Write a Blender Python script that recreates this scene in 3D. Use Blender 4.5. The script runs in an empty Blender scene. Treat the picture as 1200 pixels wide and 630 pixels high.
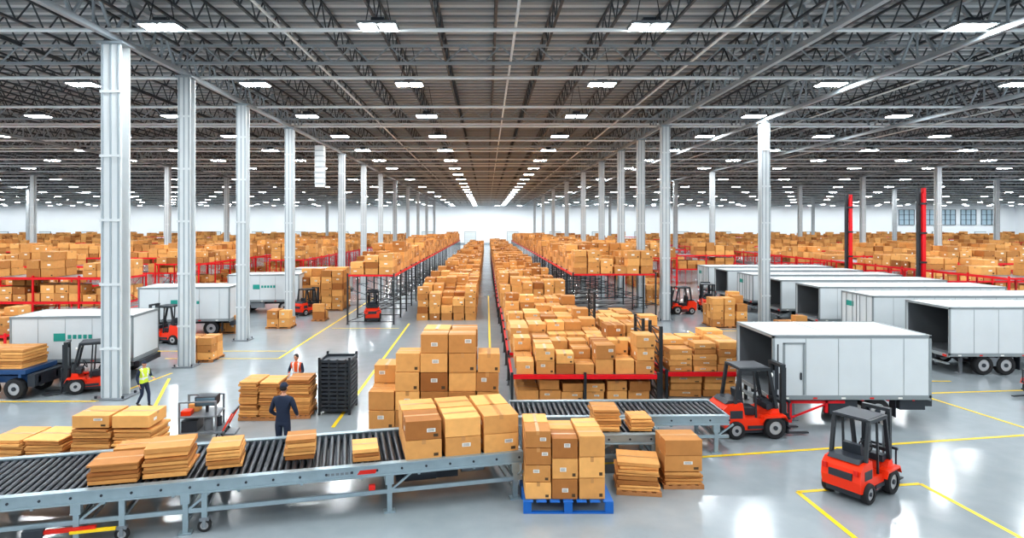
import bpy, math, random
from mathutils import Vector, Matrix
R = random.Random(7)
scene = bpy.context.scene
COL = scene.collection

# ---------------------------------------------------------------- materials
def mat(name, col, rough=0.5, metal=0.0, var=0.0, vscale=3.0, bump=0.0, emis=None, es=0.0, tone=None, alpha=None):
    m = bpy.data.materials.new(name); m.use_nodes = True
    nt = m.node_tree; b = nt.nodes['Principled BSDF']
    b.inputs['Base Color'].default_value = (*col, 1)
    b.inputs['Roughness'].default_value = rough
    b.inputs['Metallic'].default_value = metal
    src = None
    if tone is not None:
        at = nt.nodes.new('ShaderNodeAttribute'); at.attribute_name = 'tone'
        mx = nt.nodes.new('ShaderNodeMix'); mx.data_type = 'RGBA'
        mx.inputs[6].default_value = (*col, 1); mx.inputs[7].default_value = (*tone, 1)
        nt.links.new(at.outputs['Fac'], mx.inputs[0]); src = mx.outputs[2]
    if var > 0 or bump > 0:
        tc = nt.nodes.new('ShaderNodeTexCoord'); nz = nt.nodes.new('ShaderNodeTexNoise')
        nz.inputs['Scale'].default_value = vscale; nz.inputs['Detail'].default_value = 4
        nt.links.new(tc.outputs['Object'], nz.inputs['Vector'])
        if var > 0:
            mr = nt.nodes.new('ShaderNodeMapRange')
            mr.inputs[3].default_value = 1 - var; mr.inputs[4].default_value = 1 + var
            nt.links.new(nz.outputs['Fac'], mr.inputs[0])
            mm = nt.nodes.new('ShaderNodeVectorMath'); mm.operation = 'SCALE'
            mm.inputs[0].default_value = col
            if src: nt.links.new(src, mm.inputs[0])
            nt.links.new(mr.outputs[0], mm.inputs['Scale']); src = mm.outputs[0]
        if bump > 0:
            bp = nt.nodes.new('ShaderNodeBump'); bp.inputs['Strength'].default_value = bump
            bp.inputs['Distance'].default_value = 0.02
            nt.links.new(nz.outputs['Fac'], bp.inputs['Height']); nt.links.new(bp.outputs[0], b.inputs['Normal'])
    if src: nt.links.new(src, b.inputs['Base Color'])
    if emis:
        b.inputs['Emission Color'].default_value = (*emis, 1); b.inputs['Emission Strength'].default_value = es
    return m

CARD = mat('cardboard', (0.32, 0.115, 0.026), 0.8, tone=(0.80, 0.41, 0.135), var=0.14, vscale=5)
TAPE = mat('parcel_tape', (0.52, 0.25, 0.085), 0.3)
LABEL = mat('paper_label', (0.8, 0.78, 0.73), 0.6)
INK = mat('print_ink', (0.08, 0.045, 0.02), 0.7)
WOOD = mat('pallet_wood', (0.42, 0.19, 0.07), 0.75, var=0.25, vscale=6)
CM = [CARD, TAPE, LABEL, INK, WOOD]
RED = mat('rack_red_paint', (0.72, 0.006, 0.014), 0.4, var=0.08)
BLACKST = mat('rack_black_steel', (0.025, 0.03, 0.035), 0.45)
WHITEST = mat('column_white_paint', (0.60, 0.63, 0.64), 0.4, var=0.10, vscale=1.2)
GALV = mat('galvanised_steel', (0.33, 0.41, 0.45), 0.32, 0.5, var=0.15, vscale=4)
DARKROLL = mat('dark_roller', (0.03, 0.036, 0.046), 0.35, 0.3)
RUBBER = mat('tyre_rubber', (0.02, 0.02, 0.022), 0.8)
RIM = mat('wheel_rim', (0.5, 0.5, 0.51), 0.35, 0.5)
ORANGE = mat('forklift_red_paint', (0.82, 0.04, 0.006), 0.3, var=0.04)
DGREY = mat('dark_grey_plastic', (0.03, 0.036, 0.046), 0.45)
MGREY = mat('mid_grey_metal', (0.22, 0.24, 0.26), 0.4, 0.3)
GLASS = mat('cab_glass', (0.10, 0.16, 0.20), 0.08)
PANE = mat('window_pane', (0.45, 0.58, 0.66), 0.1)
TRW = mat('trailer_white', (0.62, 0.655, 0.67), 0.4, var=0.08, vscale=0.8)
TRG = mat('trailer_frame_grey', (0.28, 0.31, 0.32), 0.4, 0.3)
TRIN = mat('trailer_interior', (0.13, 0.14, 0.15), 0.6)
TEAL = mat('teal_mark', (0.02, 0.30, 0.25), 0.5)
TAIL = mat('tail_lamp', (0.6, 0.02, 0.01), 0.3)
BLUE = mat('pallet_blue', (0.01, 0.13, 0.45), 0.45, var=0.1)
DBLUE = mat('chassis_blue', (0.02, 0.07, 0.18), 0.4)
YEL = mat('line_yellow', (0.85, 0.58, 0.015), 0.45, var=0.12, vscale=2)
DECK = mat('roof_deck', (0.54, 0.56, 0.57), 0.55, var=0.10, vscale=0.3)
RIB = mat('roof_rib', (0.28, 0.30, 0.31), 0.6)
JOIST = mat('joist_steel', (0.055, 0.066, 0.076), 0.45)
GIRD = mat('girder_steel', (0.32, 0.365, 0.395), 0.4)
PIPE = mat('pipe_white', (0.76, 0.80, 0.81), 0.35)
WALLM = mat('wall_paint', (0.90, 0.93, 0.95), 0.6, var=0.03, vscale=0.1)
EMIT = mat('led_panel', (1, 1, 1), 0.5, emis=(0.92, 0.97, 1.0), es=148)

# floor
FLOOR = bpy.data.materials.new('polished_concrete'); FLOOR.use_nodes = True
nt = FLOOR.node_tree; b = nt.nodes['Principled BSDF']
tc = nt.nodes.new('ShaderNodeTexCoord')
n1 = nt.nodes.new('ShaderNodeTexNoise'); n1.inputs['Scale'].default_value = 0.22; n1.inputs['Detail'].default_value = 6
n2 = nt.nodes.new('ShaderNodeTexNoise'); n2.inputs['Scale'].default_value = 1.6; n2.inputs['Detail'].default_value = 8
nt.links.new(tc.outputs['Object'], n1.inputs['Vector']); nt.links.new(tc.outputs['Object'], n2.inputs['Vector'])
cr = nt.nodes.new('ShaderNodeValToRGB')
cr.color_ramp.elements[0].position = 0.25; cr.color_ramp.elements[0].color = (0.255, 0.29, 0.31, 1)
cr.color_ramp.elements[1].position = 0.75; cr.color_ramp.elements[1].color = (0.36, 0.395, 0.415, 1)
mxn = nt.nodes.new('ShaderNodeMath'); mxn.operation = 'ADD'
ml = nt.nodes.new('ShaderNodeMath'); ml.operation = 'MULTIPLY'; ml.inputs[1].default_value = 0.6
ml2 = nt.nodes.new('ShaderNodeMath'); ml2.operation = 'MULTIPLY'; ml2.inputs[1].default_value = 0.4
nt.links.new(n1.outputs['Fac'], ml.inputs[0]); nt.links.new(n2.outputs['Fac'], ml2.inputs[0])
nt.links.new(ml.outputs[0], mxn.inputs[0]); nt.links.new(ml2.outputs[0], mxn.inputs[1])
nt.links.new(mxn.outputs[0], cr.inputs[0]); nt.links.new(cr.outputs[0], b.inputs['Base Color'])
rr = nt.nodes.new('ShaderNodeMapRange'); rr.inputs[3].default_value = 0.11; rr.inputs[4].default_value = 0.20
nt.links.new(n1.outputs['Fac'], rr.inputs[0]); nt.links.new(rr.outputs[0], b.inputs['Roughness'])
b.inputs['Specular IOR Level'].default_value = 0.9

# ---------------------------------------------------------------- mesh builder
class MB:
    def __init__(s, mats):
        s.v = []; s.f = []; s.m = []; s.t = []; s.mats = mats; s.M = Matrix.Identity(4); s.smooth = []
    def at(s, x=0, y=0, z=0, yaw=0):
        s.M = Matrix.Translation((x, y, z)) @ Matrix.Rotation(yaw, 4, 'Z'); return s
    def mi(s, m):
        if m not in s.mats: s.mats.append(m)
        return s.mats.index(m)
    def raw(s, vs, fs, m, tone=0.5, sm=False):
        o = len(s.v); k = s.mi(m); M = s.M
        s.v.extend([tuple(M @ Vector(p)) for p in vs])
        for f in fs:
            s.f.append(tuple(i + o for i in f)); s.m.append(k); s.t.append(tone); s.smooth.append(sm)
    def box(s, x0, x1, y0, y1, z0, z1, m, tone=0.5):
        vs = [(x0,y0,z0),(x1,y0,z0),(x1,y1,z0),(x0,y1,z0),(x0,y0,z1),(x1,y0,z1),(x1,y1,z1),(x0,y1,z1)]
        s.raw(vs, [(0,3,2,1),(4,5,6,7),(0,1,5,4),(1,2,6,5),(2,3,7,6),(3,0,4,7)], m, tone)
    def quad(s, a, b_, c, d, m, tone=0.5): s.raw([a, b_, c, d], [(0,1,2,3)], m, tone)
    def beam(s, p, q, w, h, m, up=(0,0,1)):
        p = Vector(p); q = Vector(q); d = (q - p).normalized(); u = Vector(up)
        if abs(d.dot(u)) > 0.98: u = Vector((0,1,0))
        r = d.cross(u).normalized(); u = r.cross(d).normalized()
        vs = []
        for c in (p, q):
            for a, e in ((-1,-1),(1,-1),(1,1),(-1,1)): vs.append(tuple(c + r*a*w/2 + u*e*h/2))
        s.raw(vs, [(0,1,2,3),(7,6,5,4),(0,4,5,1),(1,5,6,2),(2,6,7,3),(3,7,4,0)], m)
    def cyl(s, p, q, r, m, n=12, r2=None, cap=True):
        p = Vector(p); q = Vector(q); d = (q - p).normalized(); u = Vector((0,0,1))
        if abs(d.dot(u)) > 0.95: u = Vector((0,1,0))
        a = d.cross(u).normalized(); b2 = a.cross(d).normalized(); r2 = r if r2 is None else r2
        vs = []
        for c, rad in ((p, r), (q, r2)):
            for i in range(n):
                t = 2*math.pi*i/n; vs.append(tuple(c + a*rad*math.cos(t) + b2*rad*math.sin(t)))
        s.raw(vs, [(i, i+n, (i+1) % n + n, (i+1) % n) for i in range(n)], m, sm=True)
        if cap:
            s.raw(vs, [tuple(range(n)), tuple(reversed(range(n, 2*n)))], m)
    def prism(s, pts, y0, y1, m):
        n = len(pts); vs = [(x, y0, z) for x, z in pts] + [(x, y1, z) for x, z in pts]
        s.raw(vs, [tuple(range(n)), tuple(reversed(range(n, 2*n)))] + [(i, i+n, (i+1) % n + n, (i+1) % n) for i in range(n)], m)
    def wheel(s, x, y, z, r, w):
        n = 20; prof = [(r*0.60,-w/2),(r*0.93,-w/2),(r,-w*0.3),(r,w*0.3),(r*0.93,w/2),(r*0.60,w/2)]
        vs = []
        for i in range(n):
            t = 2*math.pi*i/n
            for pr, py in prof: vs.append((x + pr*math.cos(t), y + py, z + pr*math.sin(t)))
        k = len(prof); fs = []
        for i in range(n):
            j = (i+1) % n
            for a in range(k-1): fs.append((i*k+a, i*k+a+1, j*k+a+1, j*k+a))
        s.raw(vs, fs, RUBBER, sm=True)
        s.cyl((x, y-w*0.38, z), (x, y+w*0.38, z), r*0.61, RIM, 16)
        s.cyl((x, y-w*0.5, z), (x, y+w*0.5, z), r*0.2, DGREY, 10)
    def build(s, name, bevel=0, parent=None):
        me = bpy.data.meshes.new(name + '_mesh'); me.from_pydata(s.v, [], s.f)
        for m in s.mats: me.materials.append(m)
        me.polygons.foreach_set('material_index', s.m); me.polygons.foreach_set('use_smooth', s.smooth)
        a = me.attributes.new('tone', 'FLOAT', 'FACE'); a.data.foreach_set('value', s.t); me.update()
        o = bpy.data.objects.new(name, me); COL.objects.link(o)
        if bevel:
            md = o.modifiers.new('bevel', 'BEVEL'); md.width = bevel; md.segments = 2; md.limit_method = 'ANGLE'; md.angle_limit = math.radians(50)
        if parent: o.parent = parent
        return o

def inst(o, x, y, z=0, yaw=0, name=None, sc=1):
    n = o.copy(); n.name = name or o.name.split('.')[0]; COL.objects.link(n)
    n.location = (x, y, z); n.rotation_euler = (0, 0, yaw); n.scale = (sc, sc, sc); return n
def empty(name, x=0, y=0, z=0):
    e = bpy.data.objects.new(name, None); COL.objects.link(e); e.location = (x, y, z); return e

# ---------------------------------------------------------------- cartons
def carton(mb, cx, cy, z, sx, sy, sz, yaw=0, detail=1):
    mb.at(cx, cy, z, yaw); t = min(1, max(0, R.gauss(0.62, 0.30)))
    x, y = sx/2, sy/2
    mb.box(-x, x, -y, y, 0, sz, CARD, t)
    w = 0.045*max(sx, sy)/0.8; e = 0.004
    if sx >= sy or R.random() < 0.5:
        mb.quad((-x,-w,sz+e),(x,-w,sz+e),(x,w,sz+e),(-x,w,sz+e), TAPE)
        if detail:
            for sg in (-1, 1): mb.quad((sg*(x+e),-w,sz*.78),(sg*(x+e),w,sz*.78),(sg*(x+e),w,sz+e),(sg*(x+e),-w,sz+e), TAPE)
    else:
        mb.quad((-w,-y,sz+e),(w,-y,sz+e),(w,y,sz+e),(-w,y,sz+e), TAPE)
        mb.quad((-w,-y-e,sz*0.78),(w,-y-e,sz*0.78),(w,-y-e,sz+e),(-w,-y-e,sz+e), TAPE)
    if detail:
        if R.random() < 0.55:
            lx = R.uniform(-x*0.6, x*0.3); lz = R.uniform(sz*0.35, sz*0.6); lw = sx*0.24; lh = sz*0.2
            mb.quad((lx,-y-e,lz),(lx+lw,-y-e,lz),(lx+lw,-y-e,lz+lh),(lx,-y-e,lz+lh), LABEL)
            if detail > 1:
                for k in range(3):
                    zz = lz+lh*(0.2+0.25*k)
                    mb.quad((lx+lw*.1,-y-2*e,zz),(lx+lw*.85,-y-2*e,zz),(lx+lw*.85,-y-2*e,zz+lh*.1),(lx+lw*.1,-y-2*e,zz+lh*.1), INK)
        if R.random() < 0.4:
            lx = x*0.55
            mb.quad((lx,-y-e,sz*.12),(lx+sx*.13,-y-e,sz*.12),(lx+sx*.13,-y-e,sz*.28),(lx,-y-e,sz*.28), INK)
        if R.random() < 0.35:
            for sg in (-1, 1):
                q = [(sg*(x+e),-y*.5,sz*.35),(sg*(x+e),-y*.15,sz*.35),(sg*(x+e),-y*.15,sz*.6),(sg*(x+e),-y*.5,sz*.6)]
                mb.quad(*q, LABEL)
    mb.at()

def mass(mb, x0, x1, y0, y1, z0, hmin, hmax, cw=0.95, cd=1.0, ch=0.62, detail=1, gap=0.0):
    nx = max(1, round((x1-x0)/cw)); ny = max(1, round((y1-y0)/cd)); cw = (x1-x0)/nx; cd = (y1-y0)/ny
    gh = {}
    for i in range(nx):
        for j in range(ny):
            g = (i//2, j//2)
            if g not in gh:
                gh[g] = (R.uniform(hmin, hmax), R.uniform(0.8, 1.15), R.random() < gap)
            h, k, gp = gh[g]
            if gp: continue
            c = ch*k; n = max(1, round(h/c) - (1 if R.random() < 0.25 else 0)); z = z0
            for l in range(n):
                s = R.uniform(0.86, 0.97)
                carton(mb, x0+(i+.5)*cw+R.uniform(-.02,.02), y0+(j+.5)*cd+R.uniform(-.03,.03), z, cw*s, cd*R.uniform(.84,.96), c-0.016, R.gauss(0, .03), detail if (j == 0 or l >= n-2) else 0)
                z += c

def layered(mb, x0, x1, y0, y1, z0, z1, n=1, t=0.11, pallet=True, yaw=0):
    cx, cy = (x0+x1)/2, (y0+y1)/2; z = z0
    if pallet:
        mb.at(cx, cy, 0, yaw); w, d = (x1-x0)/2, (y1-y0)/2
        for k in range(3): mb.box(-w, w, -d+k*(d-.05), -d+k*(d-.05)+.1, z, z+.09, WOOD)
        for k in range(5):
            xx = -w+k*(2*w-.14)/4; mb.box(xx, xx+.14, -d, d, z+.09, z+.12, WOOD)
        z += .122
    w = (x1-x0)/n; M0 = Matrix.Translation((cx, cy, 0)) @ Matrix.Rotation(yaw, 4, 'Z')
    for i in range(n):
        zz = z; top = z1-R.uniform(0, .12)
        while zz < top:
            th = t*R.uniform(.6, 1.35); c = M0 @ Vector((-(x1-x0)/2+(i+.5)*w+R.uniform(-.03,.03), R.uniform(-.03,.03), 0))
            mb.at(c.x, c.y, zz, yaw+R.gauss(0, .03)); sx = w*R.uniform(.86,.97)/2; sy = (y1-y0)*R.uniform(.88,.98)/2
            mb.box(-sx, sx, -sy, sy, 0, th-.018, CARD, min(1, max(0, R.gauss(.62,.33)))); zz += th
        mb.quad((-sx,-.04,th-.014),(sx,-.04,th-.014),(sx,.04,th-.014),(-sx,.04,th-.014), TAPE)
    mb.at()

def pallet(mb, x0, x1, y0, y1, z, m, h=.15):
    n = 7; w = (x1-x0)
    for k in range(n):
        a = x0+k*(w-w/9)/(n-1); mb.box(a, a+w/9, y0, y1, z+h-.03, z+h, m)
    for k in range(3):
        a = y0+k*(y1-y0-.12)/2
        mb.box(x0, x1, a, a+.12, z, z+.03, m)
        for q in range(3):
            c = x0+q*(w-.2)/2; mb.box(c, c+.2, a, a+.12, z+.03, z+h-.03, m)

# ---------------------------------------------------------------- room shell
mb = MB([FLOOR]); mb.box(-206, 206, -14, 233, -0.3, 0, FLOOR); mb.build('floor')
mb = MB([DECK]); mb.box(-206, 206, -14, 233, 17, 17.2, DECK)
y = -13.5
while y < 232:
    mb.box(-205, 205, y, y+.32, 16.9, 17, RIB); y += .95 if y < 90 else 2.0
mb.build('ceiling')
mb = MB([WALLM]); mb.box(-206, 206, 232, 232.5, 0, 17, WALLM); mb.build('wall_back')
mb = MB([WALLM]); mb.box(-206, -205.5, -14, 232, 0, 17, WALLM); mb.build('wall_left')
mb = MB([WALLM]); mb.box(205.5, 206, -14, 232, 0, 17, WALLM); mb.build('wall_right')
mb = MB([GIRD])
mb.box(-205, 205, 231.7, 232, 0, .6, GIRD); mb.build('baseboard_back')
for i in range(24):
    x = -190+i*16.5
    mb = MB([TRG]); mb.box(x, x+4.4, 231.75, 232, 0, 5, TRG)
    for k in range(6): mb.box(x+.15, x+4.25, 231.65, 231.75, .1+k*.8, .82+k*.8, PIPE)
    mb.build('door_%d' % (i+1))
for i in range(5):
    x = 160+i*8
    mb = MB([PANE]); mb.box(x, x+6, 231.8, 232, 7.5, 13.5, PANE)
    for k in range(4): mb.box(x+k*1.97, x+k*1.97+.12, 231.6, 231.8, 7.5, 13.5, DGREY)
    for k in range(4): mb.box(x, x+6, 231.6, 231.8, 7.5+k*1.96, 7.62+k*1.96, DGREY)
    mb.build('window_%d' % (i+1))

# ---------------------------------------------------------------- roof structure
roof = empty('roof_structure')
def truss(L, z0, z1, panel, cw, ww, m, along='Y', o0=-12):
    mb = MB([m])
    def P(a, z): return (0, a, z) if along == 'Y' else (a, 0, z)
    mb.beam(P(o0, z0), P(o0+L, z0), cw, cw, m); mb.beam(P(o0, z1), P(o0+L, z1), cw, cw, m)
    n = int(L/panel)
    for i in range(n):
        a = o0+i*panel
        mb.beam(P(a, z0), P(a+panel/2, z1), ww, ww, m); mb.beam(P(a+panel/2, z1), P(a+panel, z0), ww, ww, m)
        if cw > .15: mb.beam(P(a+panel/2, z1), P(a+panel/2, z0), ww*.8, ww*.8, m)
    return mb
j0 = truss(244, 15.75, 16.85, 1.7, .1, .05, JOIST).build('roof_joist', parent=roof)
j0.location.x = 0.4
i = 1
while i*2.55 < 200:
    for sg in (-1, 1):
        o = j0.copy(); COL.objects.link(o); o.location = (0.4+sg*i*2.55, 0, 0)
    i += 1
g0 = truss(244, 14.6, 16.4, 2.4, .22, .10, GIRD).build('roof_girder', parent=roof); g0.location.x = 13.3
for x in (-15.0, -40, -66, -92, -118, 19.9, 31, 56.5, 82, 108, 134):
    o = g0.copy(); COL.objects.link(o); o.location = (x, 0, 0)
c0 = truss(400, 14.9, 15.75, 1.8, .13, .06, GIRD, 'X', -200).build('cross_truss', parent=roof); c0.location.y = 29
for k in range(1, 14):
    o = c0.copy(); COL.objects.link(o); o.location = (0, 29+k*15, 0)
mb = MB([PIPE])
for k in range(27):
    y = 23.6+k*7.6; mb.cyl((-200, y, 14.75), (200, y, 14.75), .085, PIPE, 8)
    if k % 2: mb.box(-200, 200, y+2.4, y+2.65, 15.3, 15.42, PIPE)
for x in (-8.5, 1.2, 10.2, 24.5, 36): mb.cyl((x, -10, 15.2), (x, 231, 15.2), .06, PIPE, 8)
mb.build('sprinkler_pipe', parent=roof)
mb = MB([WHITEST])
mb.box(-15.7, -14.9, 54.6, 55.3, 10.6, 14.4, WHITEST)
for k in range(7): mb.box(-15.75, -14.85, 54.55, 55.35, 10.9+k*.5, 10.96+k*.5, GIRD)
mb.build('hanging_duct')

# lights
mb = MB([EMIT]); xs = [-4.2, 6.3, -12.6, 18.8, 29, -22, -31.5, 39]
xs += [-41-i*10 for i in range(16)] + [49+i*10 for i in range(16)]
def fixture(x, y, hang):
    mb.box(x-.76, x+.76, y-.48, y+.48, 14.72, 14.84, MGREY)
    for sg in (-1, 1):
        c = x+sg*.38
        mb.quad((c-.31, y-.41, 14.71), (c-.31, y+.41, 14.71), (c+.31, y+.41, 14.71), (c+.31, y-.41, 14.71), EMIT)
    if hang:
        mb.box(x-.25, x+.25, y-.2, y+.2, 14.84, 15.05, DGREY)
        mb.beam((x-.5, y, 14.84), (x-.15, y, 16.85), .03, .03, DGREY); mb.beam((x+.5, y, 14.84), (x+.15, y, 16.85), .03, .03, DGREY)
for r_ in range(25):
    y = -5+r_*9.4
    for i_, x in enumerate(xs):
        if y > 75 and r_ % 2 == 0 and x not in (-4.2, 6.3): continue
        fixture(x, y, y < 120)
for k in range(48): fixture(-197.5+k*8.4, 224.5, False)  # extra row outside the bay grid, added to brighten the back wall
mb.build('high_bay_light')

# columns
mb = MB([WHITEST])
mb.box(-.31, .31, -.28, -.20, 0, 14.5, WHITEST); mb.box(-.31, .31, .20, .28, 0, 14.5, WHITEST); mb.box(-.07, .07, -.20, .20, 0, 14.5, WHITEST)
mb.box(-.27, -.22, -.31, -.28, 0, 14.5, GIRD); mb.box(.22, .27, -.31, -.28, 0, 14.5, GIRD); mb.box(-.03, .03, -.30, -.28, 0, 14.5, GIRD)
mb.box(-.5, .5, -.45, .45, 0, .06, MGREY); mb.box(-.42, .42, -.36, .36, 14.38, 14.48, GIRD)
for a in (-1, 1):
    for c in (-1, 1): mb.cyl((a*.42, c*.36, .06), (a*.42, c*.36, .16), .04, DGREY, 8)
for k in range(5): mb.box(-.33, .33, -.32, -.28, 2+k*2.6, 2.1+k*2.6, WHITEST)
colo = mb.build('steel_column'); colo.location = (-15.2, 24.5, 0); colo.scale = (1.3, 1.2, 1)
for y in (29.9, 36.8, 45.6, 62, 73, 84.7, 98, 114, 131, 150, 172): inst(colo, -15, y)
for y in (44.5, 51.5, 59, 69, 82, 99, 119, 140, 165): inst(colo, 13.3, y)
inst(colo, 19.9, 42.8)
for y in (82, 98, 120, 150): inst(colo, 31, y)
for y in (75, 90, 108, 120, 150): inst(colo, 56.7, y)
for y in (87, 105, 130, 160): inst(colo, -66, y)
for y in (75, 92, 120, 150): inst(colo, -40, y)
for y in (96, 120, 150):
    inst(colo, 82, y); inst(colo, -92, y)

# floor lines
mb = MB([YEL])
def line(x0, y0, x1, y1, w=.13):
    d = Vector((x1-x0, y1-y0, 0)).normalized(); n = Vector((-d.y, d.x, 0))*w/2; a = Vector((x0, y0, .006)); c = Vector((x1, y1, .006))
    mb.quad(a-n, c-n, c+n, a+n, YEL)
for l in ((3.3,17.6,24,21.0),(18.0,24.9,18.9,19.6),(18,25,30,26.2),(8.2,15.75,11.8,16.25),(8.2,15.75,8.35,11.5),(11.8,16.25,12.2,11),
          (-24,23.8,-15.6,23.9),(-15.6,23.9,-15.0,28.5),(-5.35,20.8,-5.55,43),(-17,31.6,-11,31.6),(-11,31.6,-11,60),(-11.2,33.5,-19,33.5),(-10.6,41,-6,41),
          (13.5,29,13.5,40),(13.5,36.2,19,36.2),(14,40,30,40),(-24,27.8,-18,27.8),(.2,27,.2,60),(-12.6,22.5,-14.6,27.5),(17.5,27,21,27),(17.5,32.4,21,32.4),
          (11.5,29,20,29.6)):
    line(*l)
mb.build('floor_marking')

# ---------------------------------------------------------------- racks
def rack(name, x0, x1, y0, y1, levels, zt, bay, along='Y', upm=BLACKST, deck=True):
    mb = MB([upm, RED]); L = (y1-y0) if along == 'Y' else (x1-x0); n = max(1, round(L/bay)); b_ = L/n
    for i in range(n+1):
        if along == 'Y':
            y = y0+i*b_; A, B = (x0, y), (x1, y)
        else:
            x = x0+i*b_; A, B = (x, y0), (x, y1)
        for (a, c) in (A, B): mb.box(a-.05, a+.05, c-.05, c+.05, 0, zt, upm); mb.box(a-.1, a+.1, c-.1, c+.1, 0, .02, upm)
        k = 0; z = .2
        while z+1.2 <= zt+.1 and (i < 14):
            p, q = (A, B) if k % 2 == 0 else (B, A)
            mb.beam((*p, z), (*q, min(zt, z+1.2)), .05, .04, upm); mb.beam((*A, z), (*B, z), .05, .04, upm); z += 1.2; k += 1
        for z in levels:
            mb.beam((*A, z-.06), (*B, z-.06), .08, .13, RED)
    for z in levels:
        for s_ in (0, 1):
            if along == 'Y': xx = (x0, x1)[s_]; mb.box(xx-.04, xx+.04, y0, y1, z-.17, z, RED)
            else: yy = (y0, y1)[s_]; mb.box(x0, x1, yy-.04, yy+.04, z-.17, z, RED)
        if deck: mb.box(x0+.04, x1-.04, y0+.04, y1-.04, z-.035, z-.01, MGREY)
    return mb.build(name)

TOP = 3.55
rack('pallet_rack', -9.9, -6.6, 42.6, 150, [TOP], TOP+.1, 3.4)
rack('pallet_rack', 6.3, 12.3, 43.4, 150, [TOP], TOP+.1, 3.4)
m1 = MB(list(CM)); mass(m1, -9.8, -6.7, 42.8, 150, TOP, 1.1, 2.1, .9, 1.05, .52, gap=.05); m1.build('carton_stacks')
m1 = MB(list(CM)); mass(m1, 6.4, 12.2, 43.6, 150, TOP, 1.1, 2.0, .9, 1.05, .52, gap=.04); m1.build('carton_stacks')
m1 = MB(list(CM)); mass(m1, -5.2, -.75, 44.5, 190, 0, 1.7, 2.7, .85, .95, .52); m1.build('carton_stacks')
m1 = MB(list(CM)); mass(m1, 1.0, 5.7, 43, 190, 1.1, .9, 2.2, .85, .95, .5); mass(m1, 1.0, 5.7, 44, 60, 0.02, 1.0, 1.0, .95, 1.0, .5); m1.build('carton_stacks')
rack('pallet_rack', .9, 5.8, 43, 120, [1.1], 1.2, 3)
rack('pallet_rack', 1.0, 6.7, 23.3, 26.4, [1.22], 1.3, 2.85, 'X')
m1 = MB(list(CM)); mass(m1, 1.15, 6.6, 23.35, 26.3, 1.22, .9, 1.35, .82, .98, .5, 2)
mass(m1, 1.2, 6.5, 23.6, 26.3, 0.12, .5, .95, .9, 1.3, .42, 2, gap=.1)
m1.build('carton_stacks', .01)
mb = MB(list(CM))
pallet(mb, 1.2, 3.8, 23.6, 26.2, 0, WOOD, .11); pallet(mb, 4.0, 6.5, 23.6, 26.2, 0, WOOD, .11); mb.build('wooden_pallet')
rack('pallet_rack', 7.3, 10.5, 24.2, 27.2, [1.1], 1.2, 3.2, 'X')
m1 = MB(list(CM)); mass(m1, 7.4, 10.4, 24.25, 27.1, 1.1, 1.0, 1.35, 1.0, 1.0, .26, 2); mass(m1, 7.5, 10.3, 24.4, 27, .02, .6, .8, 1.3, 1.3, .25, 2); m1.build('carton_stacks', .01)
mb = MB([BLACKST])
for (x, y, zt, w) in ((6.98, 23.9, 3.0, 1.6), (5.6, 31, 3.6, 1.6), (6.98, 26.6, 2.9, 1.4)):
    for yy in (y, y+w): mb.box(x-.06, x+.06, yy-.06, yy+.06, 0, zt, BLACKST)
    z = .3
    while z < zt:
        mb.beam((x, y, z), (x, y+w, z), .05, .05, BLACKST)
        if z+.5 <= zt: mb.beam((x, y, z), (x, y+w, z+.5), .04, .04, BLACKST)
        z += .5
mb.build('rack_upright_frame')
rack('pallet_rack', 1.0, 5.5, 27.2, 42.2, [1.25], 1.35, 3.0)
rack('pallet_rack', 5.7, 8.6, 28.5, 37.5, [1.1], 1.2, 3.0)
m1 = MB(list(CM)); mass(m1, 1.1, 5.4, 27.3, 42.1, 1.25, .5, 1.6, .86, .98, .46, 2)
mass(m1, 1.1, 5.4, 27.3, 42.1, .02, .9, 1.0, 1.0, 1.2, .5, 0); m1.build('carton_stacks')
m1 = MB(list(CM)); mass(m1, 5.8, 8.5, 28.6, 37.4, 1.1, .5, 1.4, .9, 1.0, .46, 1, gap=.1); mass(m1, 5.8, 8.5, 28.6, 37.4, .02, .8, .9, 1.0, 1.2, .45, 0); m1.build('carton_stacks')

# far side storage
def storage(xa, xb, ya, yb, levels, hh=(1.0, 2.0), cw=1.15, name='pallet_rack'):
    rack(name, xa, xb, ya, yb, levels, levels[-1]+.1, 3.2, 'X', upm=RED, deck=True)
    m1 = MB(list(CM)); 
    for k, z in enumerate([0.02]+levels):
        if ya > 62 and k < len(levels)-1: continue
        hmax = (levels[k]-z-.35) if k < len(levels) else hh[1]
        mass(m1, xa+.1, xb-.1, ya+.05, yb-.05, z, min(hh[0], hmax*.7), hmax, cw, 1.2, .52, 1 if ya < 60 else 0, gap=.14)
    m1.build('carton_stacks')
storage(-62, -24.5, 40.5, 43, [1.9, TOP], (.9, 1.9), .95)
storage(-66, -27, 33.5, 35.7, [.9], (.8, 1.4), .95)
for y in (52, 66, 82, 100, 125, 155, 195): storage(-y*.98-10, -33, y, y+2.5, [1.9, TOP], (.7, 1.7), 1.1)
rack('pallet_rack', -30.5, -26.5, 55, 150, [TOP], TOP+.1, 3.4, upm=RED)
m1 = MB(list(CM)); mass(m1, -30.4, -26.6, 55, 150, TOP, .9, 1.8, 1.0, 1.2, .52, gap=.1); mass(m1, -30.4, -26.6, 55, 90, 0.02, 1.0, 2.2, 1.0, 1.2, .6, gap=.08); m1.build('carton_stacks')
rack('pallet_rack', -22.5, -19, 62, 150, [TOP], TOP+.1, 3.4, upm=RED)
m1 = MB(list(CM)); mass(m1, -22.4, -19.1, 62, 150, TOP, .9, 1.8, 1.0, 1.2, .52, gap=.1); mass(m1, -22.4, -19.1, 62, 80, 0.02, 1.0, 2.2, 1.0, 1.2, .6, gap=.08); m1.build('carton_stacks')
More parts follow.
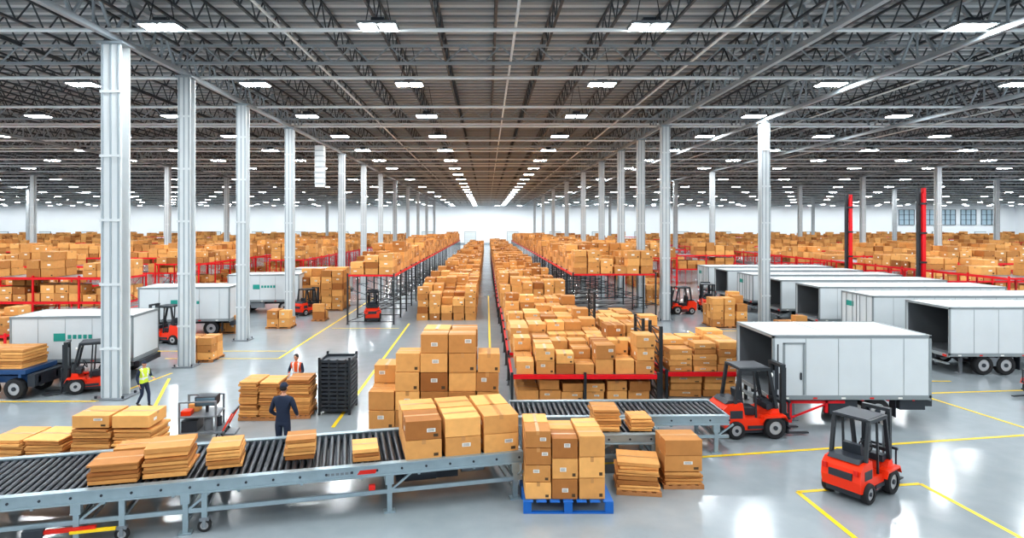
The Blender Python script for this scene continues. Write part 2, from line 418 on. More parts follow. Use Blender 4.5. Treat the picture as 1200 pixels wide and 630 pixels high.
rack('pallet_rack', 35, 38.5, 40, 150, [1.9, TOP], TOP+.1, 3.4, upm=RED)
m1 = MB(list(CM)); mass(m1, 35.1, 38.4, 40, 150, TOP, .5, 1.3, 1.0, 1.2, .52, gap=.5); m1.build('carton_stacks')
rack('pallet_rack', 17, 21, 66, 150, [TOP], TOP+.1, 3.4, upm=RED)
m1 = MB(list(CM)); mass(m1, 17.1, 20.9, 66, 150, TOP, .9, 1.8, 1.0, 1.2, .52, gap=.08); mass(m1, 17.1, 20.9, 66, 80, 0.02, 1.0, 2.2, 1.0, 1.2, .6, gap=.08); m1.build('carton_stacks')
for y in (56, 70, 85, 104, 130, 160, 195): storage(41, y*.92+12, y, y+2.5, [1.9, TOP], (.7, 1.7), 1.1)
for (xa, y) in ((23, 72), (23, 90), (23, 112), (23, 150)): storage(xa, 30, y, y+2.5, [1.9, TOP], (.8, 1.7), 1.1)
# tall rack masts
for (x, y) in ((34.2, 47), (34.25, 56.5)):
    mb = MB([RED]); mb.at(x, y)
    for dx in (-.2, .2): mb.box(dx-.1, dx+.1, -.14, .14, 0, 10.0, RED if dx > 0 else BLACKST)
    for k in range(9): mb.box(-.2, .2, -.05, .05, .8+k*1.1, .92+k*1.1, RED)
    mb.box(-.09, .09, -.3, -.14, 1, 9.6, RED)
    for k in range(4): mb.box(-.24, .24, -.32, -.12, 1.8+k*2.3, 1.95+k*2.3, BLACKST)
    mb.box(-.42, .42, -.6, .6, 0, .25, RED); mb.at(); mb.build('stacker_mast')
mb = MB([DBLUE])
for y in (39.0, 41.4):
    mb.box(39.2, 60, y-.06, y+.06, 2.0, 2.25, DBLUE); mb.box(39.2, 60, y-.05, y+.05, 1.2, 1.35, DBLUE)
for k in range(8):
    x = 39.4+k*2.8
    for y in (39.0, 41.4): mb.box(x-.08, x+.08, y-.08, y+.08, 0, 2.7, DBLUE)
    mb.beam((x, 39, 1.3), (x, 41.4, 2.1), .07, .07, DBLUE)
mb.build('blue_transfer_frame')

# ---------------------------------------------------------------- conveyors
def conveyor(name, x, y, yaw, L, W, H, legs, casters=()):
    mb = MB([GALV]).at(x, y, 0, yaw)
    for yy in (0, W):
        mb.box(0, L, yy-.05, yy+.05, H-.2, H+.06, GALV); mb.box(0, L, yy-.09, yy+.09, H+.03, H+.07, GALV)
        mb.box(0, L, yy-.08, yy+.08, H-.23, H-.19, GALV)
        mb.box(0, L, yy-.03, yy+.03, .46, .56, GALV)
        k = 0
        while k*.6 < L: mb.cyl((k*.6+.1, yy-.065, H-.08), (k*.6+.1, yy+.065, H-.08), .03, DGREY, 8); k += 1
    k = 0
    while k*.17+.1 < L:
        mb.cyl((k*.17+.1, .06, H-.02), (k*.17+.1, W-.06, H-.02), .062, DARKROLL, 10, cap=False); k += 1
    mb.box(0, L, .08, W-.08, H-.2, H-.14, DARKROLL)
    mb.box(-.03, .03, 0, W, H-.2, H+.05, GALV); mb.box(L-.03, L+.03, 0, W, H-.2, H+.05, GALV)
    for lx in legs:
        for yy in (0, W):
            mb.box(lx-.06, lx+.06, yy-.05, yy+.05, .04, H-.2, GALV); mb.box(lx-.14, lx+.14, yy-.1, yy+.1, 0, .04, GALV)
            mb.box(lx-.1, lx+.1, yy-.075, yy+.075, H-.45, H-.2, GALV)
            mb.beam((lx, yy, .5), (lx+.55, yy, H-.22), .05, .05, GALV)
        mb.box(lx-.04, lx+.04, 0, W, .46, .54, GALV); mb.box(lx-.04, lx+.04, 0, W, .2, .27, GALV)
        mb.beam((lx, 0, .5), (lx, W, H-.25), .04, .04, GALV)
    for lx in casters:
        for yy in (0, W):
            mb.box(lx-.06, lx+.06, yy-.05, yy+.05, .32, H-.2, GALV); mb.box(lx-.1, lx+.1, yy-.07, yy+.07, .26, .34, MGREY)
            mb.box(lx-.04, lx+.04, yy-.09, yy-.07, .12, .3, MGREY); mb.box(lx-.04, lx+.04, yy+.07, yy+.09, .12, .3, MGREY)
            mb.wheel(lx, yy, .15, .15, .1)
        mb.box(lx-.04, lx+.04, 0, W, .46, .54, GALV)
    for k in range(int(L/1.4)):
        mb.box(k*1.4+.7, k*1.4+.76, 0, W, H-.3, H-.2, GALV)
    return mb
yaw = math.atan2(2.68, 11.43); ux, uy = math.cos(yaw), math.sin(yaw)
L = 14.6; sx, sy = .93-ux*L, 15.45-uy*L
mb = conveyor('roller_conveyor', sx, sy, yaw, L, 2.45, 1.14, [L-.2, L-3.4, L-8.0, L-10.2], [L-7.6, L-9.3, L-12.5])
mb.box(L-3.2, L-1.6, .5, 1.3, .5, .85, DARKROLL); mb.cyl((L-3.0, .45, .72), (L-2.2, .45, .72), .2, DGREY, 14); mb.cyl((L-1.5, .6, .7), (L-.9, .6, .7), .14, MGREY, 14)
mb.box(L-11.1, L-9.8, -.1, -.02, .34, .42, TAIL); mb.box(L-11.2, L-10.8, -.14, 0, .3, .46, DGREY); mb.box(L-10.3, L-9.4, -.13, -.05, .30, .36, YEL)
mb.box(L-3.9, L-3.75, -.1, 0, .6, .72, TAIL)
for k in range(6): mb.box(L-4.9+k*.11, L-4.82+k*.11, -.056, -.05, 1.02, 1.08, MGREY)
mb.prism([(L-4.18,.99),(L-3.75,.99),(L-3.68,1.09),(L-4.11,1.09)], -.056, -.05, TAIL)
mb.at(); mb.build('roller_conveyor', .006)
mb = conveyor('roller_conveyor', .8, 18.35, .02, 6.7, 1.65, 1.1, [.3, 3.2, 6.3]); mb.at(); mb.build('roller_conveyor', .006)
mb = conveyor('roller_conveyor', 2.75, 16.85, .03, 2.2, 1.3, 1.08, [.2, 2.0]); mb.at(); mb.build('roller_conveyor', .006)

def onb(u, v): # point on main conveyor, u from right end, v across
    return sx+ux*(L-u)-uy*v, sy+uy*(L-u)+ux*v
m1 = MB(list(CM)); BT = 1.2
for i in range(3):
    for j in range(2):
        for k in range(2):
            x, y = onb(.55+i*1.0, .5+j*1.0)
            carton(m1, x, y, BT+k*.48, .93*R.uniform(.96,1), .93, .47, yaw+R.gauss(0,.02), 2)
m1.build('carton_stacks', .012)
def lay_on(u, v, w, d, h, n=1, t=.1):
    m = MB(list(CM)); x, y = onb(u, v); layered(m, x-w/2, x+w/2, y-d/2, y+d/2, BT, BT+h, n, t, False, yaw); m.build('cardboard_stack', .006)
lay_on(9.55, .6, 1.1, .9, .5, 1, .1); lay_on(8.5, .75, 1.05, 1.0, .7, 1, .1); lay_on(9.3, 1.65, 1.4, .7, .4, 1)
lay_on(7.3, .95, .82, .85, .6, 1, .085); lay_on(5.55, 1.05, .78, .8, .58, 1, .085); lay_on(3.95, .6, .7, .8, .38, 1, .085)
m = MB(list(CM)); layered(m, 3.05, 3.85, 17.0, 17.9, 1.15, 1.8, 1, .09, False); m.build('cardboard_stack', .006)
m = MB(list(CM)); layered(m, 4.1, 4.8, 17.05, 17.85, 1.15, 1.6, 1, .09, False); m.build('cardboard_stack', .006)
# stacks behind conveyor
m1 = MB(list(CM)); X0 = -3.75
wd = [.85, .8, .9, .9, .72]; x = X0
for i, w in enumerate(wd):
    for j in range(2):
        n = (3, 5, 6, 6, 5)[i] - (1 if j == 1 and i in (1, 4) else 0)+(1 if i == 0 and j == 1 else 0)
        for k in range(n):
            carton(m1, x+w/2+R.uniform(-.02,.02), 19.3+j*1.0+R.uniform(-.03,.03), k*.6, w*.95, .93, .587, R.gauss(0,.025), 2)
    x += w
m1.build('carton_stacks', .012)
m = MB(list(CM)); layered(m, -11.45, -9.2, 16.4, 17.5, 0, 1.45, 2, .1, True)
for i in range(2): carton(m, -10.9+i*1.1, 16.9, 1.46, 1.0, .95, .33, .03, 2)
m.build('cardboard_stack', .006)
m = MB(list(CM)); layered(m, -13.9, -11.7, 16.4, 17.7, 0, 1.15, 2, .1, True); m.build('cardboard_stack', .006)
m = MB(list(CM)); layered(m, -8.95, -7.5, 21.5, 22.7, 0, 1.35, 2, .09, True); m.build('cardboard_stack', .006)
m = MB(list(CM)); layered(m, -7.35, -6.45, 21.7, 22.9, 0, 1.4, 1, .09, True, .06); m.build('cardboard_stack', .006)
# blue pallet
mb = MB([BLUE]); pallet(mb, .9, 3.1, 14.55, 16.2, 0, BLUE, .3); mb.build('blue_pallet', .008)
m1 = MB(list(CM))
for i in range(3):
    for j in range(2):
        n = (4, 3, 3)[i]; hh = (.42, .5, .52)[i]
        for k in range(n): carton(m1, 1.27+i*.66, 15.0+j*.72, .305+k*hh, .63, .68, hh-.012, R.gauss(0,.02), 2)
m1.build('carton_stacks', .012)
m = MB(list(CM)); layered(m, 3.45, 4.6, 15.5, 16.5, 0, .85, 1, .09, True, -.12); m.build('cardboard_stack', .006)
m = MB(list(CM)); layered(m, 4.72, 5.8, 15.9, 16.85, 0, .42, 1, .1, True, .0)
for k in range(2): carton(m, 5.25, 16.35, .47+k*.42, 1.0, .85, .41, .03*k, 2)
m.build('cardboard_stack', .006)
def fstack(x0, x1, y0, y1, h, ch=.5, cw=.75):
    m = MB(list(CM)); pallet(m, x0, x1, y0, y1, 0, WOOD, .13); mass(m, x0+.03, x1-.03, y0+.03, y1-.03, .13, h-.13, h, cw, .75, ch, 2); m.build('carton_pallet')
fstack(-15.8, -14.1, 30.7, 32.2, 1.35, .42); fstack(-18.4, -16.3, 39, 40.4, 1.1); fstack(-15.1, -13.4, 40.8, 42.2, 1.45)
fstack(-15.6, -11.9, 49.5, 52.5, 3.4, .62, .95); fstack(15.5, 18.0, 41, 43, 2.2, .5, .85); fstack(18.6, 20.2, 37.4, 38.9, 1.5); fstack(-12.9, -11.9, 44, 45.2, 1.0)
fstack(14.2, 15.4, 53, 55, 1.8)

# black crate stack
mb = MB([DGREY])
for k in range(13):
    z = .12+k*.15
    mb.box(-6.25, -5.05, 22.2, 22.26, z, z+.1, DGREY); mb.box(-6.25, -5.05, 23.34, 23.4, z, z+.1, DGREY)
    mb.box(-6.25, -6.19, 22.2, 23.4, z, z+.1, DGREY); mb.box(-5.11, -5.05, 22.2, 23.4, z, z+.1, DGREY)
    mb.box(-6.23, -5.07, 22.22, 23.38, z, z+.02, DGREY)
    for q in range(4): mb.box(-6.2+q*.31, -6.12+q*.31, 22.17, 22.2, z, z+.14, BLACKST)
for (x, y) in ((-6.25, 22.17), (-5.13, 22.17), (-6.25, 23.35), (-5.13, 23.35)): mb.box(x, x+.08, y, y+.08, 0, 2.12, BLACKST)
mb.build('plastic_crate_stack', .004)

# wheeled equipment cart
mb = MB([MGREY]); mb.at(-9.3, 19.9, 0, .15)
mb.box(-.75, .6, -.5, .5, .24, .3, MGREY)
for a in (-.6, .5):
    for c in (-.4, .4): mb.wheel(a, c, .12, .12, .07); mb.box(a-.04, a+.04, c-.04, c+.04, .12, .25, MGREY)
for (a, c) in ((-.72,-.46),(.4,-.46),(-.72,.46),(.4,.46)): mb.beam((a,c,.3),(a,c,1.3),.06,.06,MGREY)
mb.box(-.75, .44, -.5, .5, .78, .83, MGREY); mb.box(-.3, .36, -.3, .2, 1.1, 1.4, DGREY); mb.box(-.26, .32, -.32, -.3, 1.13, 1.37, GLASS)
mb.beam((0, 0, .83), (0, 0, 1.12), .08, .08, DGREY)
mb.box(-.68, -.2, -.42, .3, .3, .66, DGREY); mb.cyl((.1,-.2,.3), (.1,-.2,.68), .14, MGREY, 14); mb.cyl((.3,.2,.3), (.3,.2,.62), .12, DGREY, 12)
mb.box(-.7, -.4, -.4, -.05, .83, .98, ORANGE)
mb.box(-.74, .42, -.48, -.44, 1.26, 1.31, MGREY); mb.box(-.74, .42, .44, .48, 1.26, 1.31, MGREY)
mb.beam((.6,-.4,.3),(.9,-.4,.85),.05,.05,ORANGE); mb.beam((.6,.4,.3),(.9,.4,.85),.05,.05,ORANGE); mb.beam((.9,-.4,.85),(.9,.4,.85),.05,.05,DGREY)
mb.box(-.6, -.28, .05, .4, .83, 1.08, CARD, .8); mb.box(.62, .95, -.3, .3, .1, .16, MGREY)
mb.at(); mb.build('equipment_cart', .006)

# ---------------------------------------------------------------- forklift
mb = MB([ORANGE])
mb.prism([(-1.08,.32),(-1.14,.6),(-1.1,.9),(-.95,1.04),(-.5,1.08),(-.42,.64),(.3,.6),(.42,.86),(.62,.9),(.72,.62),(.74,.3),(.4,.28),(-.4,.26)], -.5, .5, ORANGE)
mb.box(-1.0, .7, -.44, .44, .16, .34, DGREY)
mb.prism([(-1.02,1.04),(-.9,1.14),(-.5,1.14),(-.46,1.06)], -.4, .4, DGREY)
mb.box(-1.16, -1.1, -.3, .3, .62, .8, DGREY); mb.box(-1.17, -1.12, -.45, -.34, .78, .92, TAIL); mb.box(-1.17, -1.12, .34, .45, .78, .92, TAIL)
mb.box(-.9, -.5, -.505, -.5, .62, .86, DGREY); mb.box(-.35, .25, -.53, .53, .3, .4, DGREY)
for sg in (-1, 1):
    mb.wheel(.48, sg*.5, .34, .34, .24); mb.wheel(-.72, sg*.48, .27, .27, .2)
    mb.prism([(.05,.5),(.12,.7),(.8,.72),(.9,.5),(.8,.66),(.15,.64)], sg*.5-.13, sg*.5+.13, ORANGE)
    mb.beam((-.72, sg*.44, 1.06), (-.56, sg*.44, 2.08), .09, .09, BLACKST); mb.beam((.6, sg*.44, .85), (.34, sg*.44, 2.08), .09, .09, BLACKST)
    mb.beam((-.6, sg*.44, 2.1), (.38, sg*.44, 2.1), .1, .1, BLACKST); mb.beam((-.05, sg*.44, .62), (-.12, sg*.44, 2.08), .05, .05, BLACKST)
    mb.cyl((.4, sg*.36, 1.9), (.5, sg*.36, 1.9), .07, LABEL, 12)
for k in range(8): mb.beam((-.58+k*.135, -.44, 2.11), (-.58+k*.135, .44, 2.11), .045, .05, BLACKST)
mb.box(-.58, .36, -.42, .42, 2.13, 2.16, DGREY)
mb.box(-.42, .05, -.24, .24, .64, .86, DGREY); mb.prism([(-.46,.86),(-.32,.86),(-.42,1.42),(-.55,1.4)], -.23, .23, DGREY)
mb.beam((.5, 0, .8), (.22, 0, 1.16), .06, .06, DGREY)
for k in range(14):
    a, c = 2*math.pi*k/14, 2*math.pi*(k+1)/14
    mb.beam((.22+.08*math.sin(a), .17*math.cos(a), 1.18+.15*math.sin(a)), (.22+.08*math.sin(c), .17*math.cos(c), 1.18+.15*math.sin(c)), .03, .03, BLACKST)
mb.box(.3, .55, -.4, .4, .84, 1.02, DGREY)
for sg in (-1, 1):
    mb.box(.8, .92, sg*.32-.05, sg*.32+.05, .1, 2.2, BLACKST); mb.box(.92, 1.0, sg*.25-.04, sg*.25+.04, .1, 2.1, DGREY)
    mb.cyl((.86, sg*.18, .3), (.86, sg*.18, 1.9), .035, MGREY, 8)
    mb.box(1.0, 1.05, sg*.28-.06, sg*.28+.06, .06, .7, BLACKST); mb.box(1.05, 1.7, sg*.28-.06, sg*.28+.06, .06, .1, BLACKST)
for z in (.15, 1.0, 2.12): mb.box(.78, .94, -.36, .36, z, z+.09, BLACKST)
for z in (.25, .55, 1.05): mb.box(.98, 1.03, -.48, .48, z, z+.07, DGREY)
for k in range(5): mb.box(.98, 1.01, -.46+k*.22, -.42+k*.22, .55, 1.1, DGREY)
fk = mb.build('forklift', .018); fk.location = (9.95, 15.85, 0); fk.rotation_euler = (0, 0, math.radians(33)); fk.scale = (.96,)*3
inst(fk, 8.95, 20.25, 0, math.radians(4), sc=1.08)
inst(fk, -16.9, 25.55, 0, math.radians(205), sc=.98)
inst(fk, -8.5, 44.6, 0, math.radians(100), sc=1.0)
inst(fk, -19.2, 36.0, 0, math.radians(170), sc=1.05)
inst(fk, 15.6, 48, 0, math.radians(185), sc=1.0)
inst(fk, -14.2, 47.5, 0, math.radians(60), sc=.95)
inst(fk, 18.3, 49.5, 0, math.radians(80), sc=1.05)
inst(fk, 23.2, 24.4, 0, math.radians(190), sc=1.0)

# ---------------------------------------------------------------- trailers
def trailer(L, W=3.0, zb=.85, zt=3.05, open_end=True, axles=(3.7,), side_door=False, mark=True, redframe=False):
    mb = MB([TRW]); t = .07
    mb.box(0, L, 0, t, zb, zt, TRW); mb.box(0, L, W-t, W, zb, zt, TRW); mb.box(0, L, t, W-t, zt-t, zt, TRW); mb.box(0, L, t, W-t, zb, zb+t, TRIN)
    mb.box(L-t, L, t, W-t, zb+t, zt-t, TRW)
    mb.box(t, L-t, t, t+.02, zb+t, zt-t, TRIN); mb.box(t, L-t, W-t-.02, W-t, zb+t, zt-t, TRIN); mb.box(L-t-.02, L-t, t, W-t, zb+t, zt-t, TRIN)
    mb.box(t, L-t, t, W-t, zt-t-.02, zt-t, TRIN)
    for yy in (-.02, W-.04):
        mb.box(-.03, L+.03, yy, yy+.06, zb-.06, zb+.1, TRG); mb.box(-.03, L+.03, yy, yy+.06, zt-.09, zt+.02, TRG)
        for xx in (-.03, L-.06): mb.box(xx, xx+.09, yy, yy+.06, zb, zt, TRG)
    for xx in (-.03, L-.03): mb.box(xx, xx+.06, 0, W, zt-.09, zt+.02, TRG); mb.box(xx, xx+.06, 0, W, zb-.1, zb+.05, TRG)
    k = 1.15
    while k < L-.3: mb.box(k, k+.018, -.010, 0, zb+.1, zt-.1, TRG); k += 1.15
    k = .6
    while k < L: mb.box(k, k+.05, .05, W-.05, zt, zt+.02, TRW); k += 1.6
    if side_door:
        mb.box(.35, .42, -.03, 0, zb+.12, zt-.25, TRG); mb.box(1.05, 1.12, -.03, 0, zb+.12, zt-.25, TRG); mb.box(.35, 1.12, -.03, 0, zt-.3, zt-.24, TRG); mb.box(.95, 1.0, -.05, 0, 1.6, 1.85, DGREY)
        mb.box(.15, .19, -.02, 0, zb+.3, zt-.3, DGREY)
    if not open_end:
        mb.box(.0, t, t, W-t, zb+t, zt-t, TRW); mb.box(-.02, 0, W/2-.02, W/2+.02, zb, zt, DGREY)
        for yy in (.5, 1.1, W-1.1, W-.5): mb.cyl((-.04, yy, zb+.05), (-.04, yy, zt-.08), .022, TRG, 6)
        if mark: mb.box(-.015, 0, W*.6, W*.85, zt-.8, zt-.5, TEAL)
    else:
        mb.box(.02, 1.3, W+.02, W+.06, zb+.05, zt-.05, TRW)
    if mark and not side_door:
        mb.box(L*.35, L*.35+.5, -.016, 0, zt-1.1, zt-.75, TEAL)
        for q in range(5): mb.box(L*.35+.6+q*.22, L*.35+.75+q*.22, -.016, 0, zt-1.0, zt-.82, TEAL)
    fm = RED if redframe else DGREY
    for yy in (W*.33, W*.62): mb.box(.1, L-.05, yy, yy+.12, zb-.3, zb-.06, DGREY)
    if redframe:
        mb.box(.5, 2.6, .1, .2, zb-.22, zb-.12, RED); mb.box(.6, .72, .1, .22, .05, zb-.12, RED); mb.box(1.9, 2.0, .1, .22, .4, zb-.12, RED); mb.beam((.66,.15,.2),(1.95,.15,.7),.06,.06,RED)
    k = .5
    while k < L: mb.box(k, k+.07, .1, W-.1, zb-.14, zb-.05, fm); k += .9
    for ax in axles:
        for yy in (.22, W-.22): mb.wheel(ax, yy, .46, .46, .3)
        mb.cyl((ax, .2, .46), (ax, W-.2, .46), .09, DGREY, 8)
        mb.box(ax-.6, ax+.6, .02, .36, zb-.07, zb-.03, DGREY)
    ax = axles[-1]; mb.box(ax+.6, ax+.63, .06, .4, .25, zb, DGREY)
    for yy in (.5, W-.6): mb.box(.9, 1.02, yy, yy+.12, .05, zb-.1, MGREY); mb.box(.8, 1.12, yy-.08, yy+.2, 0, .05, MGREY)
    if not redframe: mb.box(1.5, 2.6, .12, .4, .42, zb-.12, MGREY)
    else:
        mb.box(ax-1.7, ax-.7, .12, .5, .35, zb-.12, DGREY); mb.box(ax+.8, L-.1, .12, .5, .5, zb-.1, DGREY)
    mb.box(-.06, .1, .1, W-.1, .5, .58, TRG); mb.box(L-.05, L+.2, .2, W-.2, zb-.35, zb-.1, DGREY)
    for yy in (.12, W-.34): mb.box(-.07, -.03, yy, yy+.22, zb-.08, zb+.02, TAIL)
    for k in range(int(L)): mb.box(k+.4, k+.55, -.03, -.015, zb-.03, zb+.03, TAIL if k % 2 else LABEL)
    return mb
t0 = trailer(5.55, 3.0, .95, 3.15, True, (3.75,), True, redframe=True).build('box_trailer', .008); t0.location = (10.1, 21.05, 0)
tc_ = trailer(12, 2.9, .95, 3.1, False, (9.6, 10.8, 2.6)).build('box_trailer', .008); tc_.location = (21.6, 33.4, 0)
tn = trailer(12, 2.9, .95, 3.2, True, (1.7, 2.75)).build('box_trailer', .008); tn.location = (21.7, 28, 0)
to = trailer(12, 2.9, .95, 3.1, True, (9.6, 10.8, 2.6)).build('box_trailer', .008); to.location = (21.4, 38.4, 0)
for i, y in enumerate((43.2, 48, 52.8, 57.6)): inst(tc_ if i % 2 else to, 21.3+.1*(i % 2), y)
ts = trailer(5.2, 2.5, .95, 2.95, False, (1.2, 4.1)).build('box_trailer', .008); ts.location = (-21.2, 26.6, 0)
ts.rotation_euler = (0, 0, math.radians(5))
inst(ts, -21.9, 37.6, 0, math.radians(6), sc=1.06); inst(ts, -20.6, 47.6, 0, math.radians(6), sc=1.06); inst(ts, -18.5, 57, 0, .05)
# flatbed cart (left)
mb = MB([DBLUE])
mb.box(-25, -18.6, 24.1, 25.9, 1.02, 1.2, DBLUE); mb.box(-25, -18.3, 24.4, 24.55, .62, .9, DBLUE); mb.box(-25, -18.3, 25.4, 25.55, .62, .9, DBLUE)
for x in (-24.2, -22.4, -20.6, -18.9): mb.box(x, x+.12, 24.1, 25.9, .88, 1.04, DBLUE)
for x in (-19.1, -20.2): 
    for y in (24.25, 25.7): mb.wheel(x, y, .42, .42, .3)
mb.cyl((-19.1, 24.2, .42), (-19.1, 25.8, .42), .08, DGREY, 8)
mb.box(-18.6, -18.3, 24.2, 25.8, .5, 1.0, DGREY)
mb.build('flatbed_cart', .012)
m = MB(list(CM))
layered(m, -23.2, -20.9, 24.2, 25.7, 1.21, 1.21+.55, 2, .1, False); layered(m, -20.8, -18.8, 24.2, 25.7, 1.21, 1.21+.75, 2, .1, False); m.build('cardboard_stack', .006)

# ---------------------------------------------------------------- people
SKIN = mat('skin', (0.55, 0.28, 0.18), 0.5); HAIR = mat('hair_dark', (0.02, 0.015, 0.012), 0.7)
NAVY = mat('navy_workwear', (0.012, 0.022, 0.05), 0.75, var=.15, vscale=12); DPANTS = mat('dark_trousers', (0.02, 0.03, 0.06), 0.8)
HIVIS = mat('hi_vis_vest', (0.62, 0.75, 0.05), 0.6); ORV = mat('orange_vest', (0.75, 0.12, 0.03), 0.6); SHOE = mat('boots', (0.015, 0.013, 0.012), 0.6)
EYEW = mat('eye_white', (.8, .8, .8), .3); LIP = mat('lip', (.4, .12, .1), .5); REFL = mat('reflective_tape', (.7, .72, .72), .3)
def skin_mesh(name, chains, root=0, sub=2):
    vs = []; es = []; rs = []; roots = []
    for pts, ed in chains:
        o = len(vs); roots.append(o+root)
        for co, r in pts: vs.append(co); rs.append(r)
        es += [(a+o, c+o) for a, c in ed]
    me = bpy.data.meshes.new(name); me.from_pydata(vs, es, []); ob = bpy.data.objects.new(name, me); COL.objects.link(ob)
    sk = ob.modifiers.new('skin', 'SKIN'); sk.use_smooth_shade = True
    if not me.skin_vertices: 
        import bmesh
        bm = bmesh.new(); bm.from_mesh(me); bm.verts.layers.skin.verify(); bm.to_mesh(me); bm.free()
    sv = me.skin_vertices[0].data
    for i, r in enumerate(rs):
        sv[i].radius = r if isinstance(r, tuple) else (r, r); sv[i].use_root = i in roots
    ss = ob.modifiers.new('sub', 'SUBSURF'); ss.levels = sub; ss.render_levels = sub
    dg = bpy.context.evaluated_depsgraph_get(); nm = bpy.data.meshes.new_from_object(ob.evaluated_get(dg))
    bpy.data.objects.remove(ob); o = bpy.data.objects.new(name, nm); COL.objects.link(o)
    for p in nm.polygons: p.use_smooth = True
    nm.materials.clear(); return o

def hand(par, name, wrist, d, nrm, side):
    w = Vector(wrist); d = Vector(d).normalized(); n = Vector(nrm); n = (n-d*n.dot(d)).normalized(); s_ = d.cross(n).normalized()*side
    ch = [([(w-d*.02, .024), (w+d*.04, (.034, .02)), (w+d*.085, (.034, .017))], [(0,1),(1,2)])]
    for i, ln in enumerate((.068, .078, .072, .056)):
        b_ = w+d*.085+s_*(.027-.018*i); a = b_+d*ln*.45+n*.006; c = a+d*ln*.32+n*.014; e = c+d*ln*.18+n*.016
        ch.append(([(b_-d*.02, .0095), (a, .009), (c, .0082), (e, .0072)], [(0,1),(1,2),(2,3)]))
    b_ = w+d*.025+s_*.022; ch.append(([(b_, .012), (b_+d*.025+s_*.028+n*.008, .0105), (b_+d*.05+s_*.036+n*.02, .009)], [(0,1),(1,2)]))
    o = skin_mesh(name, ch, 0, 1); o.data.materials.append(SKIN); o.parent = par

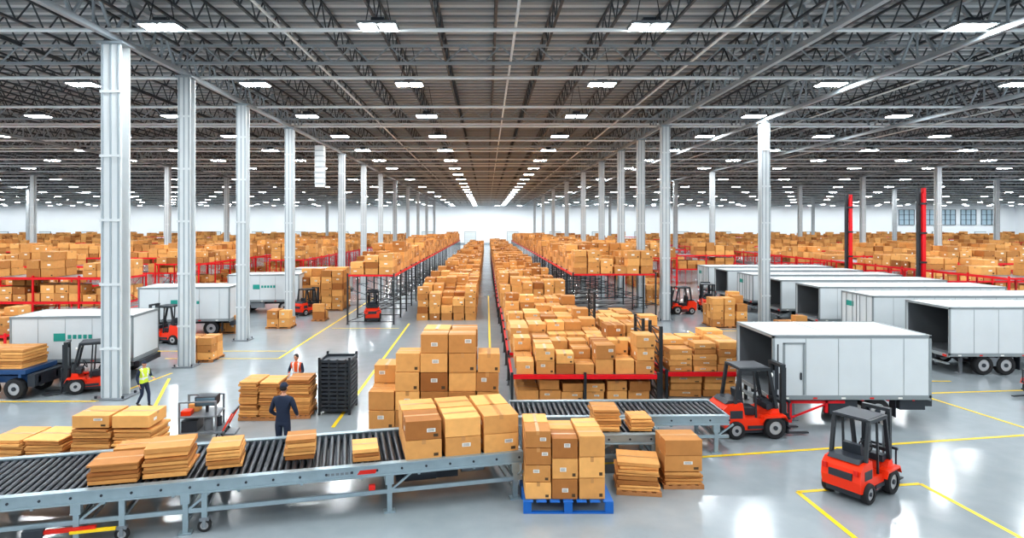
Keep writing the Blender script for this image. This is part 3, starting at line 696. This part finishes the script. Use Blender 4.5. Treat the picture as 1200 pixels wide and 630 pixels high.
def person(name, loc, yaw, H, arms, legs, top, vest=None, cap=None, lean=0.0, headyaw=0.0, headpitch=0.0):
    par = empty(name, *loc); par.rotation_euler = (0, 0, yaw); k = H/1.76; par.scale = (k, k, k)
    V = Vector; ly = lean
    P = {'pel': V((0,0,.95)), 'spi': V((0,ly*.35,1.12)), 'che': V((0,ly*.8,1.33)), 'nk': V((0,ly*1.0,1.475)), 'hd': V((0,ly*1.1+.01,1.56))}
    pts = [(P['pel'], (.15,.105)), (P['spi'], (.135,.10)), (P['che'], (.165,.115)), (P['nk'], .06), (P['hd'], .05)]
    ed = [(0,1),(1,2),(2,3),(3,4)]
    ends = []
    for sg, (el, wr) in zip((-1, 1), arms):
        o = len(pts); sh = V((sg*.19, ly*.9, 1.40)); el = V(el); wr = V(wr)
        pts += [(sh, .074), ((sh+el)/2, .06), (el, .05), ((el+wr)/2, .043), (wr, .032)]
        ed += [(2,o),(o,o+1),(o+1,o+2),(o+2,o+3),(o+3,o+4)]; ends.append((sg, el, wr))
    for sg, (kn, an) in zip((-1, 1), legs):
        o = len(pts); hp = V((sg*.095, 0, .87)); kn = V(kn); an = V(an)
        pts += [(hp, .098), ((hp+kn)/2, .083), (kn, .064), ((kn+an)/2+V((0,-.012,0)), .058), (an, .044)]
        ed += [(0,o),(o,o+1),(o+1,o+2),(o+2,o+3),(o+3,o+4)]
        f = skin_mesh('boot', [([(an+V((0,-.05,-.045)), (.045,.04)), (an+V((0,.06,-.05)), (.047,.036)), (an+V((0,.16,-.058)), (.042,.028)), (an+V((0,0,.03)), .05)], [(0,1),(1,2),(0,3)])], 0, 2)
        f.data.materials.append(SHOE); f.parent = par
    body = skin_mesh('body', [(pts, ed)], 0, 2); me = body.data
    for m_ in (top, DPANTS, vest or top, SKIN, REFL): me.materials.append(m_)
    for p in me.polygons:
        c = p.center; a = 0
        if c.z < .93 and not any((c-w_).length < .18 for _, _, w_ in ends): a = 1
        elif c.z > 1.49: a = 3
        elif vest and abs(c.x) < .19 and c.z > .93:
            a = 2
            if 1.08 < c.z < 1.13 or (abs(abs(c.x)-.10) < .022 and c.z > 1.12): a = 4
        p.material_index = a
    body.parent = par
    for sg, el, wr in ends: hand(par, 'hand', wr, wr-el, V((-sg*.6, .4, .2)) if abs((wr-el).normalized().z) > .6 else V((0,0,-1)), 1)
    hp = empty('head', 0, 0, 0); hp.parent = par; hp.location = P['hd']+V((0, .012, .085)); hp.rotation_euler = (headpitch, 0, headyaw)
    n1, n2 = 24, 18; vs = []; fs = []
    for i in range(n2+1):
        th = math.pi*i/n2
        for j in range(n1):
            ph = 2*math.pi*j/n1; x = math.sin(th)*math.cos(ph); y = math.sin(th)*math.sin(ph); z = math.cos(th)
            jaw = 1-.28*max(0, -z)**1.2; X = .076*x*jaw; Y = .096*y*(1-.12*max(0,-z)); Z = .118*z
            if y > .6 and abs(x) < .2 and -.35 < z < .12: Y += .020*(1-abs(x)/.2)*(1-abs(z+.2)/.35 if z < .12 else 0)
            if y > .5 and .2 < abs(x) < .55 and -.05 < z < .22: Y -= .007
            if y > .4 and z < -.75: Y += .01
            vs.append((X, Y, Z))
    for i in range(n2):
        for j in range(n1): fs.append((i*n1+j, (i+1)*n1+j, (i+1)*n1+(j+1) % n1, i*n1+(j+1) % n1))
    h = MB([SKIN]); h.raw(vs, fs, SKIN, sm=True)
    def ell(c, r, m, n=10, zmin=-1.1):
        v2 = []; f2 = []
        for i in range(n+1):
            th = math.pi*i/n
            for j in range(n+4):
                ph = 2*math.pi*j/(n+4); v2.append((c[0]+r[0]*math.sin(th)*math.cos(ph), c[1]+r[1]*math.sin(th)*math.sin(ph), c[2]+r[2]*max(zmin, math.cos(th))))
        q = n+4
        for i in range(n):
            for j in range(q): f2.append((i*q+j, (i+1)*q+j, (i+1)*q+(j+1) % q, i*q+(j+1) % q))
        h.raw(v2, f2, m, sm=True)
    for sg in (-1, 1):
        ell((sg*.030,.078,.008), (.013,.009,.008), EYEW); ell((sg*.030,.086,.008), (.006,.004,.006), HAIR, 8); ell((sg*.078,-.005,-.005), (.010,.018,.030), SKIN); ell((sg*.030,.086,.028), (.018,.006,.004), HAIR, 6)
    ell((0,.087,-.055), (.022,.008,.007), LIP, 8)
    if cap:
        ell((0,-.006,.028), (.085,.106,.102), cap, 14, -.05)
        pr = [(-.06,.075),(.06,.075),(.045,.165),(-.045,.165)]
        h.raw([(x,y,.036) for x,y in pr]+[(x,y,.046) for x,y in pr], [(0,3,2,1),(4,5,6,7),(0,1,5,4),(1,2,6,5),(2,3,7,6),(3,0,4,7)], cap)
        ell((0,-.03,-.005), (.079,.078,.07), HAIR, 12)
    else:
        ell((0,-.018,.030), (.084,.098,.100), HAIR, 14, -.25)
        ell((0,-.035,-.01), (.080,.074,.075), HAIR, 12)
    o = h.build('head_mesh'); o.parent = hp
    return par
stand = [((-.10,.02,.50), (-.11,-.02,.10)), ((.10,.03,.50), (.11,.0,.10))]
walk = [((-.10,.14,.51), (-.10,.17,.10)), ((.10,.03,.50), (.10,-.22,.13))]
person('warehouse_worker', (-6.05, 17.75, 0), math.radians(-8), 2.34, [((-.30,.02,1.12), (-.26,.20,.98)), ((.30,.03,1.13), (.24,.22,1.0))], stand, NAVY, cap=NAVY, lean=.03, headpitch=-.15)
person('warehouse_worker', (-7.5, 23.7, 0), math.radians(170), 1.95, [((-.27,.10,1.15), (-.17,.34,1.08)), ((.27,.10,1.15), (.15,.34,1.1))], stand, NAVY, vest=ORV, lean=.06, headpitch=-.25)
person('warehouse_worker', (-13.3, 23.2, 0), math.radians(-115), 1.78, [((-.26,.05,1.14), (-.18,.27,1.12)), ((.25,-.04,1.12), (.27,.10,.90))], walk, NAVY, vest=HIVIS, cap=NAVY, headyaw=.1)

# ---------------------------------------------------------------- world / camera
w = bpy.data.worlds.new('World'); scene.world = w; w.use_nodes = True
bg = w.node_tree.nodes['Background']; bg.inputs[0].default_value = (.86, .94, 1, 1); bg.inputs[1].default_value = 0.9
cam = bpy.data.cameras.new('Camera'); co = bpy.data.objects.new('Camera', cam); COL.objects.link(co)
co.location = (0, 0, 7); co.rotation_euler = (math.radians(90), 0, 0)
cam.lens = 21; cam.sensor_width = 36; cam.shift_x = .025; cam.shift_y = -50/1200; cam.clip_end = 600
scene.camera = co
scene.view_settings.view_transform = 'Standard'
try: scene.view_settings.look = 'Medium High Contrast'
except Exception: pass
scene.view_settings.exposure = 0.14
